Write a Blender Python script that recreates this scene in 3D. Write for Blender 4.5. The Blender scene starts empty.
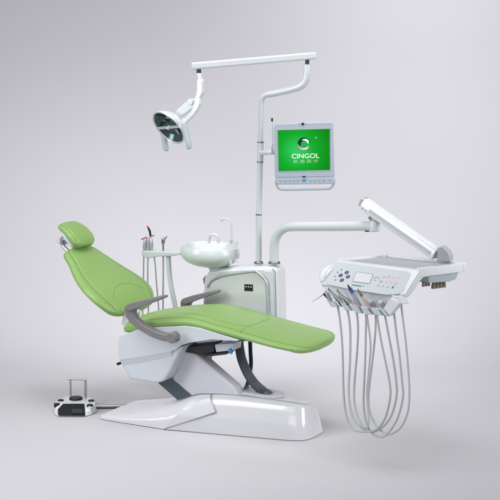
import bpy, bmesh, math, random
from math import sin, cos, radians, pi, sqrt, atan2
from mathutils import Vector, Matrix
from mathutils.geometry import tessellate_polygon
random.seed(4)
S = bpy.context.scene

# ------------------------------------------------------------------ camera
AZ, EL, DIST, PPM = radians(28), radians(8.5), 7.0, 180.0
TGT = Vector((0, 0, 1.0))
FWD = Vector((-sin(AZ)*cos(EL), cos(AZ)*cos(EL), -sin(EL)))
RGT = Vector((cos(AZ), sin(AZ), 0))
UPV = RGT.cross(FWD)
CAM = TGT - FWD*DIST
FPX = PPM*DIST
cd = bpy.data.cameras.new('camera'); cam = bpy.data.objects.new('camera', cd)
S.collection.objects.link(cam)
cam.location = CAM
cam.rotation_euler = Matrix((RGT, UPV, -FWD)).transposed().to_euler()
cd.sensor_width = 36; cd.lens = 36*FPX/500; cd.clip_end = 100
S.camera = cam

# ------------------------------------------------------------------ light
W = bpy.data.worlds.new('World'); S.world = W; W.use_nodes = True
bg = W.node_tree.nodes['Background']
bg.inputs[0].default_value = (0.92, 0.92, 1.0, 1); bg.inputs[1].default_value = 0.40
HF = Vector((-sin(AZ), cos(AZ), 0))          # horizontal direction away from the camera
def area(name, right, away, up, target, size, power, col=(1, 1, 1), size_y=None, spread=180):
    L = bpy.data.lights.new(name, 'AREA'); L.energy = power; L.color = col
    L.shape = 'RECTANGLE'; L.size = size; L.size_y = size_y or size; L.spread = radians(spread)
    o = bpy.data.objects.new(name, L); S.collection.objects.link(o)
    o.location = RGT*right + HF*away + Vector((0, 0, up))
    t = RGT*target[0] + HF*target[1] + Vector((0, 0, target[2]))
    o.rotation_euler = (t - o.location).to_track_quat('-Z', 'Y').to_euler()
    return o
area('softbox_overhead', -0.7, -1.0, 4.3, (0, 0.3, 0), 4.4, 86, (1, .99, .98))
area('softbox_left', -3.8, -2.0, 2.6, (-.2, 0, .7), 1.6, 100, (.97, .98, 1), 2.2)
area('softbox_right', 3.4, -1.2, 2.0, (.1, .35, .7), 1.2, 14, (1, 1, 1), 2.4, 62)
area('softbox_front', 0.2, -6.6, 3.4, (0, .8, .6), 3.2, 58, (1, 1, 1))
def spot(name, right, away, up, target, power, deg, col=(1, 1, 1), soft=.8):
    L = bpy.data.lights.new(name, 'SPOT'); L.energy = power; L.color = col
    L.spot_size = radians(deg); L.spot_blend = 1; L.shadow_soft_size = soft
    o = bpy.data.objects.new(name, L); S.collection.objects.link(o)
    o.location = RGT*right + HF*away + Vector((0, 0, up))
    t = RGT*target[0] + HF*target[1] + Vector((0, 0, target[2]))
    o.rotation_euler = (t - o.location).to_track_quat('-Z', 'Y').to_euler()
    return o
spot('backdrop_spot', 2.2, 0.9, 4.4, (0.9, 3.6, 0.7), 540, 80)
spot('sweep_spot', -0.6, 0.6, 3.6, (-1.9, 3.1, 0.15), 145, 58)
spot('floor_spot', 0.5, 0.0, 4.6, (0.2, 1.2, 0.0), 490, 50, soft=1.0)
spot('front_floor_spot', -1.9, -2.4, 4.4, (-.55, -.95, 0.0), 230, 44, soft=1.0)
S.view_settings.view_transform = 'Standard'; S.view_settings.look = 'None'
S.view_settings.exposure = 0; S.view_settings.gamma = 1
S.render.engine = 'CYCLES'
S.cycles.use_denoising = True
S.cycles.max_bounces = 8

# ------------------------------------------------------------------ where a sight line meets a plane of the room
def ray(px, py): return FWD + RGT*((px-250)/FPX) + UPV*((250-py)/FPX)
def at(px, py, Y):
    d = ray(px, py); return CAM + d*((Y-CAM.y)/d.y)
def atz(px, py, Z):
    d = ray(px, py); return CAM + d*((Z-CAM.z)/d.z)
def meet(px, py, p0, n):
    d = ray(px, py); return CAM + d*((p0-CAM).dot(n)/d.dot(n))
def ppx(p):                                   # metres per picture pixel at a point
    return (p-CAM).dot(FWD)/FPX

# ------------------------------------------------------------------ materials
def mat(name, col, rough=.5, metal=0, coat=0, noise=0.0, nscale=30, bump=0.0, bscale=200, emit=0, spec=.5, trans=0, sheen=0):
    m = bpy.data.materials.new(name); m.use_nodes = True
    nt = m.node_tree; b = nt.nodes['Principled BSDF']
    b.inputs['Base Color'].default_value = (*col, 1); b.inputs['Roughness'].default_value = rough
    b.inputs['Metallic'].default_value = metal; b.inputs['Coat Weight'].default_value = coat
    b.inputs['Coat Roughness'].default_value = .08
    b.inputs['Specular IOR Level'].default_value = spec
    b.inputs['Transmission Weight'].default_value = trans
    b.inputs['Sheen Weight'].default_value = sheen
    tc = nt.nodes.new('ShaderNodeTexCoord')
    if noise:
        n = nt.nodes.new('ShaderNodeTexNoise'); n.inputs['Scale'].default_value = nscale; n.inputs['Detail'].default_value = 6
        nt.links.new(tc.outputs['Object'], n.inputs['Vector'])
        r = nt.nodes.new('ShaderNodeMapRange'); r.inputs[3].default_value = rough-noise; r.inputs[4].default_value = rough+noise
        nt.links.new(n.outputs[0], r.inputs[0]); nt.links.new(r.outputs[0], b.inputs['Roughness'])
        mx = nt.nodes.new('ShaderNodeMix'); mx.data_type = 'RGBA'; mx.inputs[0].default_value = .5
        k = 1-noise*.5
        mx.inputs[6].default_value = (*col, 1); mx.inputs[7].default_value = (col[0]*k, col[1]*k, col[2]*k, 1)
        nt.links.new(n.outputs[0], mx.inputs[0]); nt.links.new(mx.outputs[2], b.inputs['Base Color'])
    if bump:
        n = nt.nodes.new('ShaderNodeTexNoise'); n.inputs['Scale'].default_value = bscale; n.inputs['Detail'].default_value = 4
        nt.links.new(tc.outputs['Object'], n.inputs['Vector'])
        bp = nt.nodes.new('ShaderNodeBump'); bp.inputs['Strength'].default_value = bump; bp.inputs['Distance'].default_value = .002
        nt.links.new(n.outputs[0], bp.inputs['Height']); nt.links.new(bp.outputs[0], b.inputs['Normal'])
    if emit:
        b.inputs['Emission Color'].default_value = (*col, 1); b.inputs['Emission Strength'].default_value = emit
        b.inputs['Base Color'].default_value = (col[0]*.08, col[1]*.08, col[2]*.08, 1); b.inputs['Specular IOR Level'].default_value = .06
    return m
M = {}
M['paper'] = mat('backdrop_paper', (.495, .49, .511), .9, noise=.02, nscale=3, spec=.1)
M['white'] = mat('white_enamel', (.60, .625, .64), .25, coat=.45, noise=.04, nscale=14)
M['base'] = mat('pale_lilac_enamel', (.585, .585, .612), .16, coat=.7, noise=.03, nscale=10)
M['cover'] = mat('cool_white_plastic', (.535, .58, .61), .3, coat=.2, noise=.02, nscale=5)
M['link'] = mat('light_grey_plastic', (.55, .55, .60), .4, noise=.04, nscale=20)
M['vinyl'] = mat('green_vinyl', (.218, .366, .104), .37, noise=.06, nscale=60, bump=.22, bscale=300, spec=.45)
def dent(m, scale, dist, strength):            # soft unevenness of stuffed vinyl, added under its grain
    nt = m.node_tree; bp = [n for n in nt.nodes if n.type == 'BUMP'][0]
    tc = [n for n in nt.nodes if n.type == 'TEX_COORD'][0]
    n = nt.nodes.new('ShaderNodeTexNoise'); n.inputs['Scale'].default_value = scale; n.inputs['Detail'].default_value = 2
    b2 = nt.nodes.new('ShaderNodeBump'); b2.inputs['Distance'].default_value = dist; b2.inputs['Strength'].default_value = strength
    nt.links.new(tc.outputs['Object'], n.inputs['Vector']); nt.links.new(n.outputs[0], b2.inputs['Height']); nt.links.new(b2.outputs[0], bp.inputs['Normal'])
dent(M['vinyl'], 11, .012, .35)
M['seam'] = mat('dark_green_thread', (.13, .26, .045), .55, noise=.05, nscale=200)
M['arm'] = mat('taupe_grey_polyurethane', (.175, .165, .17), .42, noise=.05, nscale=50, bump=.1, bscale=500)
M['slate'] = mat('slate_steel', (.065, .095, .115), .4, noise=.05, nscale=40)
M['dark'] = mat('black_steel', (.018, .019, .022), .45, noise=.05, nscale=40)
M['black'] = mat('black_plastic', (.010, .0105, .012), .45, spec=.3, noise=.03, nscale=60)
M['chrome'] = mat('brushed_steel', (.62, .63, .65), .22, metal=1, noise=.06, nscale=80)
M['steel'] = mat('dull_steel', (.30, .31, .33), .35, metal=1, noise=.06, nscale=80)
M['panelgrey'] = mat('grey_green_gloss_panel', (.56, .605, .58), .15, coat=.6, noise=.03, nscale=6)
M['trim'] = mat('silver_trim', (.55, .58, .60), .25, metal=.6, noise=.04, nscale=40)
M['bowl'] = mat('pale_green_ceramic', (.56, .61, .60), .28, coat=.15, noise=.03, nscale=8)
M['pole'] = mat('pale_mint_enamel', (.56, .597, .607), .26, coat=.45, noise=.04, nscale=14)
M['bezel'] = mat('pale_blue_grey_plastic', (.345, .39, .455), .4, noise=.04, nscale=40)
M['hose'] = mat('grey_silicone_hose', (.39, .41, .415), .42, noise=.05, nscale=90)
M['rib'] = mat('dark_corrugated_hose', (.085, .092, .115), .5, noise=.05, nscale=60)
M['mat'] = mat('grey_silicone_mat', (.33, .335, .35), .5, noise=.06, nscale=90)
M['tin'] = mat('grey_green_metal', (.30, .36, .37), .4, noise=.05, nscale=30)
M['holder'] = mat('shaded_grey_plastic', (.42, .48, .49), .45, noise=.04, nscale=50)
M['brass'] = mat('bronze_connectors', (.24, .20, .16), .4, metal=.7, noise=.06, nscale=90)
M['blue'] = mat('blue_plastic', (.02, .12, .45), .35, noise=.03, nscale=60)
M['navy'] = mat('navy_button', (.05, .06, .12), .4, noise=.03, nscale=60)
M['red'] = mat('red_plastic', (.55, .06, .05), .4, noise=.03, nscale=60)
M['pink'] = mat('pale_red_print', (.75, .36, .36), .5, noise=.03, nscale=60)
M['teal'] = mat('teal_print', (.02, .20, .15), .5, noise=.03, nscale=60)
M['greyprint'] = mat('grey_print', (.32, .35, .40), .5, noise=.03, nscale=60)
M['beige'] = mat('beige_plastic', (.62, .53, .45), .4, noise=.03, nscale=60)
M['lcd'] = mat('pale_display_glass', (.53, .545, .55), .2, noise=.02, nscale=10)
M['reflector'] = mat('dark_teal_reflector', (.06, .10, .105), .15, metal=.5, noise=.04, nscale=30)
M['handle'] = mat('grey_green_grip', (.38, .45, .46), .45, noise=.04, nscale=60)
M['bulb'] = mat('amber_bulb', (.70, .66, .42), .2, noise=.03, nscale=60)
M['alu'] = mat('satin_aluminium', (.50, .52, .54), .32, metal=.6, noise=.02, nscale=80)
M['console'] = mat('pale_console_film', (.455, .50, .515), .35, noise=.03, nscale=30)
M['print_blue'] = mat('muted_blue_print', (.25, .31, .40), .5, noise=.03, nscale=60)
M['keyblue'] = mat('bright_blue_key', (.04, .26, .55), .35, noise=.03, nscale=60)
M['rod'] = mat('rod_grey', (.42, .43, .41), .3, metal=.6, noise=.05, nscale=60)
M['logo_white'] = mat('screen_white', (.93, 1, .93), .5, emit=.92)
M['logo_soft'] = mat('screen_soft_white', (.55, .85, .55), .5, emit=.7)
M['logo_pink'] = mat('screen_rose_silver', (.72, .55, .62), .5, emit=.75)
M['logo_dark'] = mat('screen_dark_green', (.004, .055, .022), .4, emit=.8)
M['logo_mid'] = mat('screen_mid_green', (.03, .42, .12), .4, emit=.8)
def screen_mat(c, rx, rz):                    # the lit picture on the display: bright green fading outwards
    m = bpy.data.materials.new('lit_green_screen'); m.use_nodes = True; nt = m.node_tree
    b = nt.nodes['Principled BSDF']; b.inputs['Roughness'].default_value = .3
    b.inputs['Base Color'].default_value = (.002, .02, .004, 1); b.inputs['Specular IOR Level'].default_value = .06
    g = nt.nodes.new('ShaderNodeNewGeometry')
    sub = nt.nodes.new('ShaderNodeVectorMath'); sub.operation = 'SUBTRACT'; sub.inputs[1].default_value = c
    ln = nt.nodes.new('ShaderNodeVectorMath'); ln.operation = 'LENGTH'
    r = nt.nodes.new('ShaderNodeMapRange'); r.inputs[1].default_value = 0; r.inputs[2].default_value = rx
    cr = nt.nodes.new('ShaderNodeValToRGB')
    cr.color_ramp.elements[0].color = (.036, .56, .115, 1); cr.color_ramp.elements[1].color = (.0, .22, .002, 1)
    e = cr.color_ramp.elements.new(.5); e.color = (.003, .37, .018, 1)
    nt.links.new(g.outputs['Position'], sub.inputs[0]); nt.links.new(sub.outputs[0], ln.inputs[0])
    nt.links.new(ln.outputs['Value'], r.inputs[0]); nt.links.new(r.outputs[0], cr.inputs[0])
    nt.links.new(cr.outputs[0], b.inputs['Emission Color']); b.inputs['Emission Strength'].default_value = 1.05
    return m

# ------------------------------------------------------------------ mesh helpers
def cr_spline(pts, n=8):
    """smooth curve through points (any dimension, as tuples)"""
    P = [tuple(p) for p in pts]; out = []
    for i in range(len(P)-1):
        p0 = P[max(i-1, 0)]; p1 = P[i]; p2 = P[i+1]; p3 = P[min(i+2, len(P)-1)]
        for k in range(n):
            t = k/n
            out.append(tuple(.5*((2*b) + (-a+c)*t + (2*a-5*b+4*c-d)*t*t + (-a+3*b-3*c+d)*t**3) for a, b, c, d in zip(p0, p1, p2, p3)))
    out.append(P[-1]); return out
class MB:
    def __init__(s): s.v = []; s.f = []; s.flat = []
    def add(s, v, f):
        o = len(s.v); s.v += [Vector(x) for x in v]; s.f += [tuple(i+o for i in q) for q in f]; return s
    def loft(s, rings, cap0=True, cap1=True, closed=True):
        n = len(rings[0]); v = [p for r in rings for p in r]; f = []
        for i in range(len(rings)-1):
            for j in range(n if closed else n-1):
                k = (j+1) % n; f.append((i*n+j, i*n+k, (i+1)*n+k, (i+1)*n+j))
        if cap0: f.append(tuple(range(n-1, -1, -1)))
        if cap1: f.append(tuple(range((len(rings)-1)*n, len(rings)*n)))
        return s.add(v, f)
    def prism(s, pts, vec):
        vec = Vector(vec); return s.loft([[Vector(p) for p in pts], [Vector(p)+vec for p in pts]])
    def tube(s, pts, r, n=14, flat=None, cap=True):
        pts = [Vector(p) for p in pts]; m = len(pts); rr = r if isinstance(r, (list, tuple)) else [r]*m
        rings = []; nrm = None
        for i in range(m):
            t = (pts[min(i+1, m-1)]-pts[max(i-1, 0)]).normalized()
            if nrm is None:
                ref = Vector((0, 0, 1)) if abs(t.z) < .9 else Vector((1, 0, 0))
                nrm = (ref - t*ref.dot(t)).normalized()
            else: nrm = (nrm - t*nrm.dot(t)).normalized()
            b = t.cross(nrm)
            rings.append([pts[i] + (nrm*cos(2*pi*k/n) + b*sin(2*pi*k/n))*rr[i] for k in range(n)])
        return s.loft(rings, cap, cap)
    def cyl(s, a, b, r0, r1=None, n=28):
        return s.tube([a, b], [r0, r0 if r1 is None else r1], n)
    def lathe(s, c, axis, prof, n=40, caps=True):
        """prof: (radius, height along axis)"""
        axis = Vector(axis).normalized(); ref = Vector((0, 0, 1)) if abs(axis.z) < .9 else Vector((1, 0, 0))
        a = (ref-axis*ref.dot(axis)).normalized(); b = axis.cross(a); c = Vector(c)
        rings = [[c + axis*h + (a*cos(2*pi*k/n)+b*sin(2*pi*k/n))*max(r, 1e-4) for k in range(n)] for r, h in prof]
        return s.loft(rings, caps, caps)
    def soft(s, pts, vec, r=.01, rc=.02, seg=5):
        """a plate of any outline with rounded outline corners (rc) and rounded rims (r)"""
        vec = Vector(vec); L = vec.length; W_ = vec/L; pts = [Vector(p) for p in pts]
        o = pts[0]; U = (pts[1]-o); U = (U - W_*U.dot(W_)).normalized(); V = W_.cross(U)
        q = [((p-o).dot(U), (p-o).dot(V)) for p in pts]
        if sum(q[i][0]*q[(i+1) % len(q)][1]-q[(i+1) % len(q)][0]*q[i][1] for i in range(len(q))) < 0: q.reverse()
        n = len(q); out = []; lim = r
        for i in range(n):
            p0, p1, p2 = Vector(q[i-1]), Vector(q[i]), Vector(q[(i+1) % n])
            a = p0-p1; b = p2-p1; la, lb = a.length, b.length; a /= la; b /= lb
            th = math.acos(max(-1, min(1, a.dot(b))))
            t = min(rc/max(math.tan(th/2), .05), .46*la, .46*lb)
            m = max(2, int((pi-th)/.16)+1)
            if a.x*b.y-a.y*b.x < 0: lim = min(lim, .9*t*math.tan(th/2))
            A, B = p1+a*t, p1+b*t
            for k in range(m+1):
                u = k/m; out.append(A*(1-u)**2 + p1*2*u*(1-u) + B*u*u)
        N = len(out); nrm = []
        for i in range(N):
            e0 = (out[i]-out[i-1]); e1 = (out[(i+1) % N]-out[i])
            e0 = e0.normalized() if e0.length > 1e-9 else e1.normalized(); e1 = e1.normalized() if e1.length > 1e-9 else e0
            n0 = Vector((-e0.y, e0.x)); n1 = Vector((-e1.y, e1.x)); b = (n0+n1)
            b = b.normalized() if b.length > 1e-6 else n0
            nrm.append(b/max(.5, b.dot(n0)))
        def ring(ins, d): return [o + U*(p.x+m.x*ins) + V*(p.y+m.y*ins) + W_*d for p, m in zip(out, nrm)]
        r = max(.0012, min(lim, L*.49)); rings = []
        for k in range(seg+1):
            a = k/seg*pi/2; rings.append(ring(r*(1-sin(a)), r*(1-cos(a))))
        for k in range(seg, -1, -1):
            a = k/seg*pi/2; rings.append(ring(r*(1-sin(a)), L-r*(1-cos(a))))
        o0 = len(s.v); s.loft(rings, False, False); last = o0+(len(rings)-1)*N
        tri = tessellate_polygon([[Vector((p.x+m.x*r, p.y+m.y*r, 0)) for p, m in zip(out, nrm)]])
        for t3 in tri:
            for base in (o0, last):
                s.flat.append(len(s.f)); s.f.append(tuple(base+k for k in t3))
        return s
    def box(s, c, ax, ay, az):
        """centre and three half-axes"""
        c = Vector(c); ax, ay, az = Vector(ax), Vector(ay), Vector(az)
        lo = [c-ax-ay-az, c+ax-ay-az, c+ax+ay-az, c-ax+ay-az]
        return s.prism(lo, az*2)
    def build(s, name, m, parent=None, bevel=0, seg=3, ang=35, sub=0, smooth=True):
        me = bpy.data.meshes.new(name)
        org = ORG.get(parent.name, Vector()) if parent else Vector()
        me.from_pydata([tuple(p-org) for p in s.v], [], s.f); me.validate()
        bm = bmesh.new(); bm.from_mesh(me); bmesh.ops.recalc_face_normals(bm, faces=bm.faces); bm.to_mesh(me); bm.free()
        if smooth:
            me.shade_smooth()
            me.set_sharp_from_angle(angle=radians(ang))
        for i in s.flat: me.polygons[i].use_smooth = False
        me.materials.append(M[m] if isinstance(m, str) else m)
        o = bpy.data.objects.new(name, me); S.collection.objects.link(o)
        if parent: o.parent = parent; ORG[o.name] = org
        if bevel:
            b = o.modifiers.new('bevel', 'BEVEL'); b.width = bevel; b.segments = seg; b.limit_method = 'ANGLE'; b.angle_limit = radians(30)
            b.use_clamp_overlap = True; b.harden_normals = False
        if sub:
            q = o.modifiers.new('sub', 'SUBSURF'); q.levels = sub; q.render_levels = sub
        return o
ORG = {}
def thing(name, loc, label, cat, group=None):
    o = bpy.data.objects.new(name, None); o.empty_display_size = .1; S.collection.objects.link(o)
    o.location = loc; ORG[o.name] = Vector(loc); o['label'] = label; o['category'] = cat
    if group: o['group'] = group
    return o

def pad(st, n=30, p=.55, steps=7, crown=0.0, groove=0.0, gu=.80):
    """upholstered pad: st = (x, z, half width, thickness[, y centre]) along its length; a section is a rounded slab
    lying across Y; returns the rings, its tangent frame per ring"""
    st = [tuple(q) + ((0.0,) if len(q) == 4 else ()) for q in st]
    C = cr_spline(st, steps); rings = []; fr = []
    for i, (x, z, hw, t, yc) in enumerate(C):
        a = C[max(i-1, 0)]; b = C[min(i+1, len(C)-1)]
        tx, tz = b[0]-a[0], b[1]-a[1]; l = sqrt(tx*tx+tz*tz) or 1; tx /= l; tz /= l
        nx, nz = -tz, tx
        if nz < 0: nx, nz = -nx, -nz
        ring = []
        for k in range(n):
            th = 2*pi*k/n; c_, s_ = cos(th), sin(th)
            y = hw*math.copysign(abs(c_)**p, c_); h = .5*t*math.copysign(abs(s_)**p, s_)
            if s_ > 0: h += crown*(1-(y/hw)**2)*min(1, hw/.12) - groove*math.exp(-((abs(y/hw)-gu)/.035)**2)
            ring.append(Vector((x+nx*h, yc+y, z+nz*h)))
        rings.append(ring); fr.append(((x, z), (nx, nz), hw, t, (tx, tz), yc))
    return rings, fr
def pad_mb(rings): return MB().loft(rings)
def seam_tube(fr, u, r, top=True, i0=1, i1=-1, crown=0, lift=.0, p=.55):
    pts = []
    for (c, nn, hw, t, tt, yc) in fr[i0:i1 if i1 else None]:
        th = u; c_, s_ = cos(th), sin(th)
        y = hw*math.copysign(abs(c_)**p, c_); h = .5*t*math.copysign(abs(s_)**p, s_)
        if s_ > 0: h += crown*(1-(y/hw)**2)*min(1, hw/.12)
        pts.append(Vector((c[0]+nn[0]*h, yc+y, c[1]+nn[1]*h)))
    return MB().tube(pts, r, 8)

# ------------------------------------------------------------------ the setting: one seamless paper sweep
def backdrop():
    prof = [(-9, 0), (1.2, 0)]
    R = 2.2
    for k in range(1, 25):
        t = k/24*pi/2; prof.append((1.2+R*sin(t), R-R*cos(t)))
    prof.append((1.2+R, 7.0))
    rings = []
    for s_ in (-7, 7):
        rings.append([HF*y + RGT*s_ + Vector((0, 0, z)) for y, z in prof])
    mb = MB().loft(rings, False, False, closed=False)
    o = mb.build('backdrop', 'paper', ang=60); o['kind'] = 'structure'
    o['label'] = 'seamless pale grey studio backdrop sweeping from floor to wall'
backdrop()

# ================================================================== dental chair
chair = thing('dental_chair', (-.15, -.1, 0), 'reclined green vinyl dental chair on a pale lilac floor base', 'dental chair')
def P3(pts, Y): return [at(px, py, Y) for px, py in pts]

# --- seat
def seat():
    h = .255
    near = [(119, 330.5, 5.0, .17), (121, 330.4, 9.5, .225), (128, 329, 12, .245), (142, 326.3, 11.5, h), (160, 324.2, 11, h), (182, 323.2, 10, h), (198, 325.5, 9.5, h),
            (214, 330, 9, h), (230, 334.3, 8.5, h), (250, 340, 8, h), (272, 346, 7.6, h), (288, 349.8, 7.4, .25)]
    st = []
    for px, py, tp, hw in near:
        q = at(px, py, -.255); st.append((q.x, q.z, hw, tp*ppx(q)*1.0))
    a = st[-1]; b = at(324.8, 345.8, 0)
    for k in (.2, .4, .58, .73, .85, .93, .98, 1.0):
        e = max(0, 1-max(0, (k-.10)/.905)**2.3)**.5
        hw, t = .245*(.12+.88*e), .043*(.35+.65*e)
        st.append((a[0]+(b.x-a[0])*k, a[1]+(b.z-a[1])*k, hw, t))
    rings, fr = pad(st, n=96, p=.55, steps=6, crown=.016, groove=.0025, gu=.86)
    o = pad_mb(rings).build('seat', 'vinyl', chair, ang=80)
    for s_ in (pi-math.acos(.86**(1/.55)), math.acos(.86**(1/.55))):
        seam_tube(fr, s_, .0013, crown=.009, i0=8, i1=-16).build('seam', 'seam', o)
    # stitched line across the cushion, and one run along each side of its top
    def top(fi, u):
        i = max(0, min(int(fi), len(fr)-2)); k = fi-i; (c, nn, hw, t, tt, yc), (c2, n2, hw2, t2, _, _) = fr[i], fr[i+1]
        hw = hw*(1-k)+hw2*k; t = t*(1-k)+t2*k; y = hw*u
        h = .5*t*(1-abs(u)**(2/.55))**.275 + .016*(1-u*u)
        return Vector(((c[0]*(1-k)+c2[0]*k)+(nn[0]*(1-k)+n2[0]*k)*h, y, (c[1]*(1-k)+c2[1]*k)+(nn[1]*(1-k)+n2[1]*k)*h))
    n = len(fr)
    C = cr_spline([(n*.24, -.60), (n*.32, -.64), (n*.39, -.64), (n*.43, -.55), (n*.44, -.3), (n*.442, 0), (n*.44, .3), (n*.43, .55), (n*.39, .64), (n*.32, .64), (n*.24, .60)], 10)
    MB().tube([top(a, b_) for a, b_ in C], .0013, 8).build('cushion_seam', 'seam', o)
    C = [(n*.438, -.52-.03*k) for k in range(14)]
    MB().tube([top(a, b_) for a, b_ in C], .0011, 8).build('cross_seam', 'seam', o)
    return fr
seat_fr = seat()
# --- backrest
def backrest():
    st = []
    for px, py, hw, t in [(76.5, 249.4, .075, .026), (77.3, 250.4, .128, .040), (80.5, 253.6, .158, .044), (87, 260, .183, .046), (94.5, 268, .220, .049), (102, 275.4, .254, .050), (110, 282.4, .280, .050), (117, 288.4, .292, .051),
                          (123.5, 294.8, .289, .051), (128.6, 301.4, .264, .050), (132, 307.2, .228, .048), (133.8, 310.8, .172, .040), (134.6, 312.4, .10, .022)]:
        q = at(px, py, 0); st.append((q.x, q.z, hw, t))
    rings, fr = pad(st, n=96, p=.6, steps=6, crown=.018, groove=.0035)
    o = pad_mb(rings).build('backrest', 'vinyl', chair, ang=80)
    for s_ in (pi-math.acos(.80**(1/.6)), math.acos(.80**(1/.6))):
        seam_tube(fr, s_, .0013, crown=.012, i0=5, i1=-13, p=.6).build('seam', 'seam', o)
    # lumbar seam: an arch over the lower third
    pts = []
    i0 = int(len(fr)*.60)
    for k in range(25):
        u = -1+2*k/24
        fi = i0 + abs(u)**2.2*len(fr)*.10
        i = int(fi); k_ = fi-i
        (c, nn, hw, t, tt, yc), (c2, n2, hw2, t2, _, _) = fr[i], fr[i+1]
        c = (c[0]*(1-k_)+c2[0]*k_, c[1]*(1-k_)+c2[1]*k_); nn = (nn[0]*(1-k_)+n2[0]*k_, nn[1]*(1-k_)+n2[1]*k_); hw = hw*(1-k_)+hw2*k_; t = t*(1-k_)+t2*k_
        y = u*hw*.58
        h = .5*t*(1-abs(y/hw)**(2/.6))**.3 + .018*(1-(y/hw)**2)
        pts.append(Vector((c[0]+nn[0]*h, y, c[1]+nn[1]*h)))
    MB().tube(pts, .0012, 8).build('lumbar_seam', 'seam', o)
    return fr
back_fr = backrest()
# --- headrest
def headrest():
    near = [(55.4, 226.0, .06, 3), (56.2, 226.9, .088, 5), (60, 229.2, .100, 6.8), (65.5, 233.4, .106, 7.8), (70.4, 239.6, .108, 8.6), (73.6, 245.0, .098, 8.2), (75.6, 248.2, .066, 5.5)]
    st = []
    for px, py, hw, t in near:
        q = at(px, py, -.105); st.append((q.x, q.z, hw, t*.0055))
    rings, fr = pad(st, n=80, p=.55, steps=6, crown=.014, groove=.003, gu=.82)
    o = pad_mb(rings).build('headrest', 'vinyl', chair, ang=80)
    seam_tube(fr, pi-math.acos(.82**(1/.55)), .0012, crown=.006, i0=6, i1=-8, p=.55).build('seam', 'seam', o)
    # shell behind the pad and its bracket
    st2 = []
    for px, py, hw, t in [(54.6, 229.6, .05, 3), (57, 231, .078, 5), (61, 234.6, .090, 7.5), (65.4, 241, .090, 8), (69.2, 246.8, .080, 7), (71.2, 249.6, .05, 4)]:
        q = at(px, py, -.105); st2.append((q.x, q.z, hw, t*.0055))
    r2, _ = pad(st2, n=24, p=.7, steps=5)
    pad_mb(r2).build('headrest_shell', 'white', o)
    a, b, c = at(63, 238.5, -.06), at(63.5, 245, -.06), at(70.5, 254.5, -.05)
    for y in (-.045, .045):
        MB().tube(cr_spline([(a.x, y, a.z), (b.x-.02, y, b.z), (c.x, y, c.z)], 8), .012, 12).build('headrest_stem', 'trim', o)
    q = at(58.6, 241, -.08)
    MB().box(q+Vector((.01, .08, 0)), (.018, 0, .012), (0, .055, 0), (-.012, 0, .02)).build('headrest_clamp', 'steel', o, bevel=.006)
    MB().cyl(q+Vector((0, -.005, 0)), q+Vector((0, .16, 0)), .014).build('clamp_pin', 'cover', o, bevel=.003)
headrest()
# back support between seat and backrest
q = at(126, 318.5, -.12)
MB().box((q.x+.01, -.08, q.z), (.024, 0, -.010), (0, .055, 0), (.012, 0, .045)).build('back_hinge', 'pole', chair, bevel=.01)

# --- armrests
def armrest(sgn):
    Yc = -.335
    dz, dx = (0, 0) if sgn < 0 else (-.082, -.042)
    def side(px, t):
        v = P3(px, Yc); yb = sgn*-Yc
        return [Vector((p.x+dx, yb-t/2, p.z+dz)) for p in v]
    armp = [(125.8, 309), (128.0, 305.2), (132, 303.4), (139, 302.6), (139.5, 306.6), (136.4, 309.2), (135.0, 312.4), (137.6, 317.6), (146, 324.6), (157, 330.4), (166, 333.2), (173, 333.4), (177, 337), (173, 341.4), (164, 340.4), (152, 336), (140, 329), (131, 321.5), (127, 315.5)]
    o = MB().soft(side(armp, .044), (0, .044, 0), r=.010, rc=.022).build('armrest', 'arm', chair, ang=60)
    padp = [(127.6, 307.6), (130.2, 303.6), (136, 301.6), (150, 298.3), (161, 295.7), (164.8, 296.2), (163.8, 298.4), (152, 303.0), (141, 306.8), (134, 309.6)]
    MB().soft(side(padp, .084), (0, .084, 0), r=.009, rc=.02).build('arm_pad', 'arm', o, ang=60)
    q = at(173.3, 337.3, Yc); c = Vector((q.x+dx, sgn*-Yc, q.z+dz))
    MB().cyl(c+Vector((0, .03*-sgn, 0)), c+Vector((0, .024*sgn, 0)), .031).build('pivot_hub', 'arm', o, bevel=.006)
    e = c+Vector((.026, 0, .002))
    MB().cyl(e+Vector((.0, .016, 0)), e+Vector((.008, -.016, 0)), .008).build('pivot_bolt', 'steel', o)
armrest(-1); armrest(1)

# --- frame covers under the seat
up = [(118.8, 336.8), (118.0, 350), (118.2, 357.5), (120.2, 360.2), (145, 356.4), (168.5, 352.4), (175, 349.6), (180.5, 345.4), (190, 342.8), (212, 339.4), (236, 341.2), (239, 340.3), (226, 336.5), (213, 332.5), (199, 328), (185, 326), (154, 327.5), (136, 330)]
MB().soft(P3(up, -.262), (0, .524, 0), r=.010, rc=.02).build('seat_frame', 'cover', chair)
lo = [(121.5, 352), (121.0, 365), (129.5, 379.4), (156, 383.6), (163.5, 381.4), (168.0, 375), (182.5, 346.5)]
MB().prism(P3(lo, -.246), (0, .49, 0)).build('rear_housing', 'cover', chair, bevel=.014, seg=4)
A = [at(119.5, 359.6, -.2615), at(145, 356.0, -.2615), at(171.5, 350.6, -.2615)]
B = [at(122.2, 365.6, -.2465), at(145, 362.2, -.2465), at(171.5, 356.4, -.2465)]
MB().loft([[a, b, Vector((a.x, -.24, a.z)), ] for a, b in zip(A, B)]).build('housing_step', 'cover', chair, smooth=False)
q = at(118.3, 363.8, -.25)
MB().cyl(q+Vector((0, -.008, 0)), q+Vector((0, .03, 0)), .008).build('release_knob', 'black', chair, bevel=.002)
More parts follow.
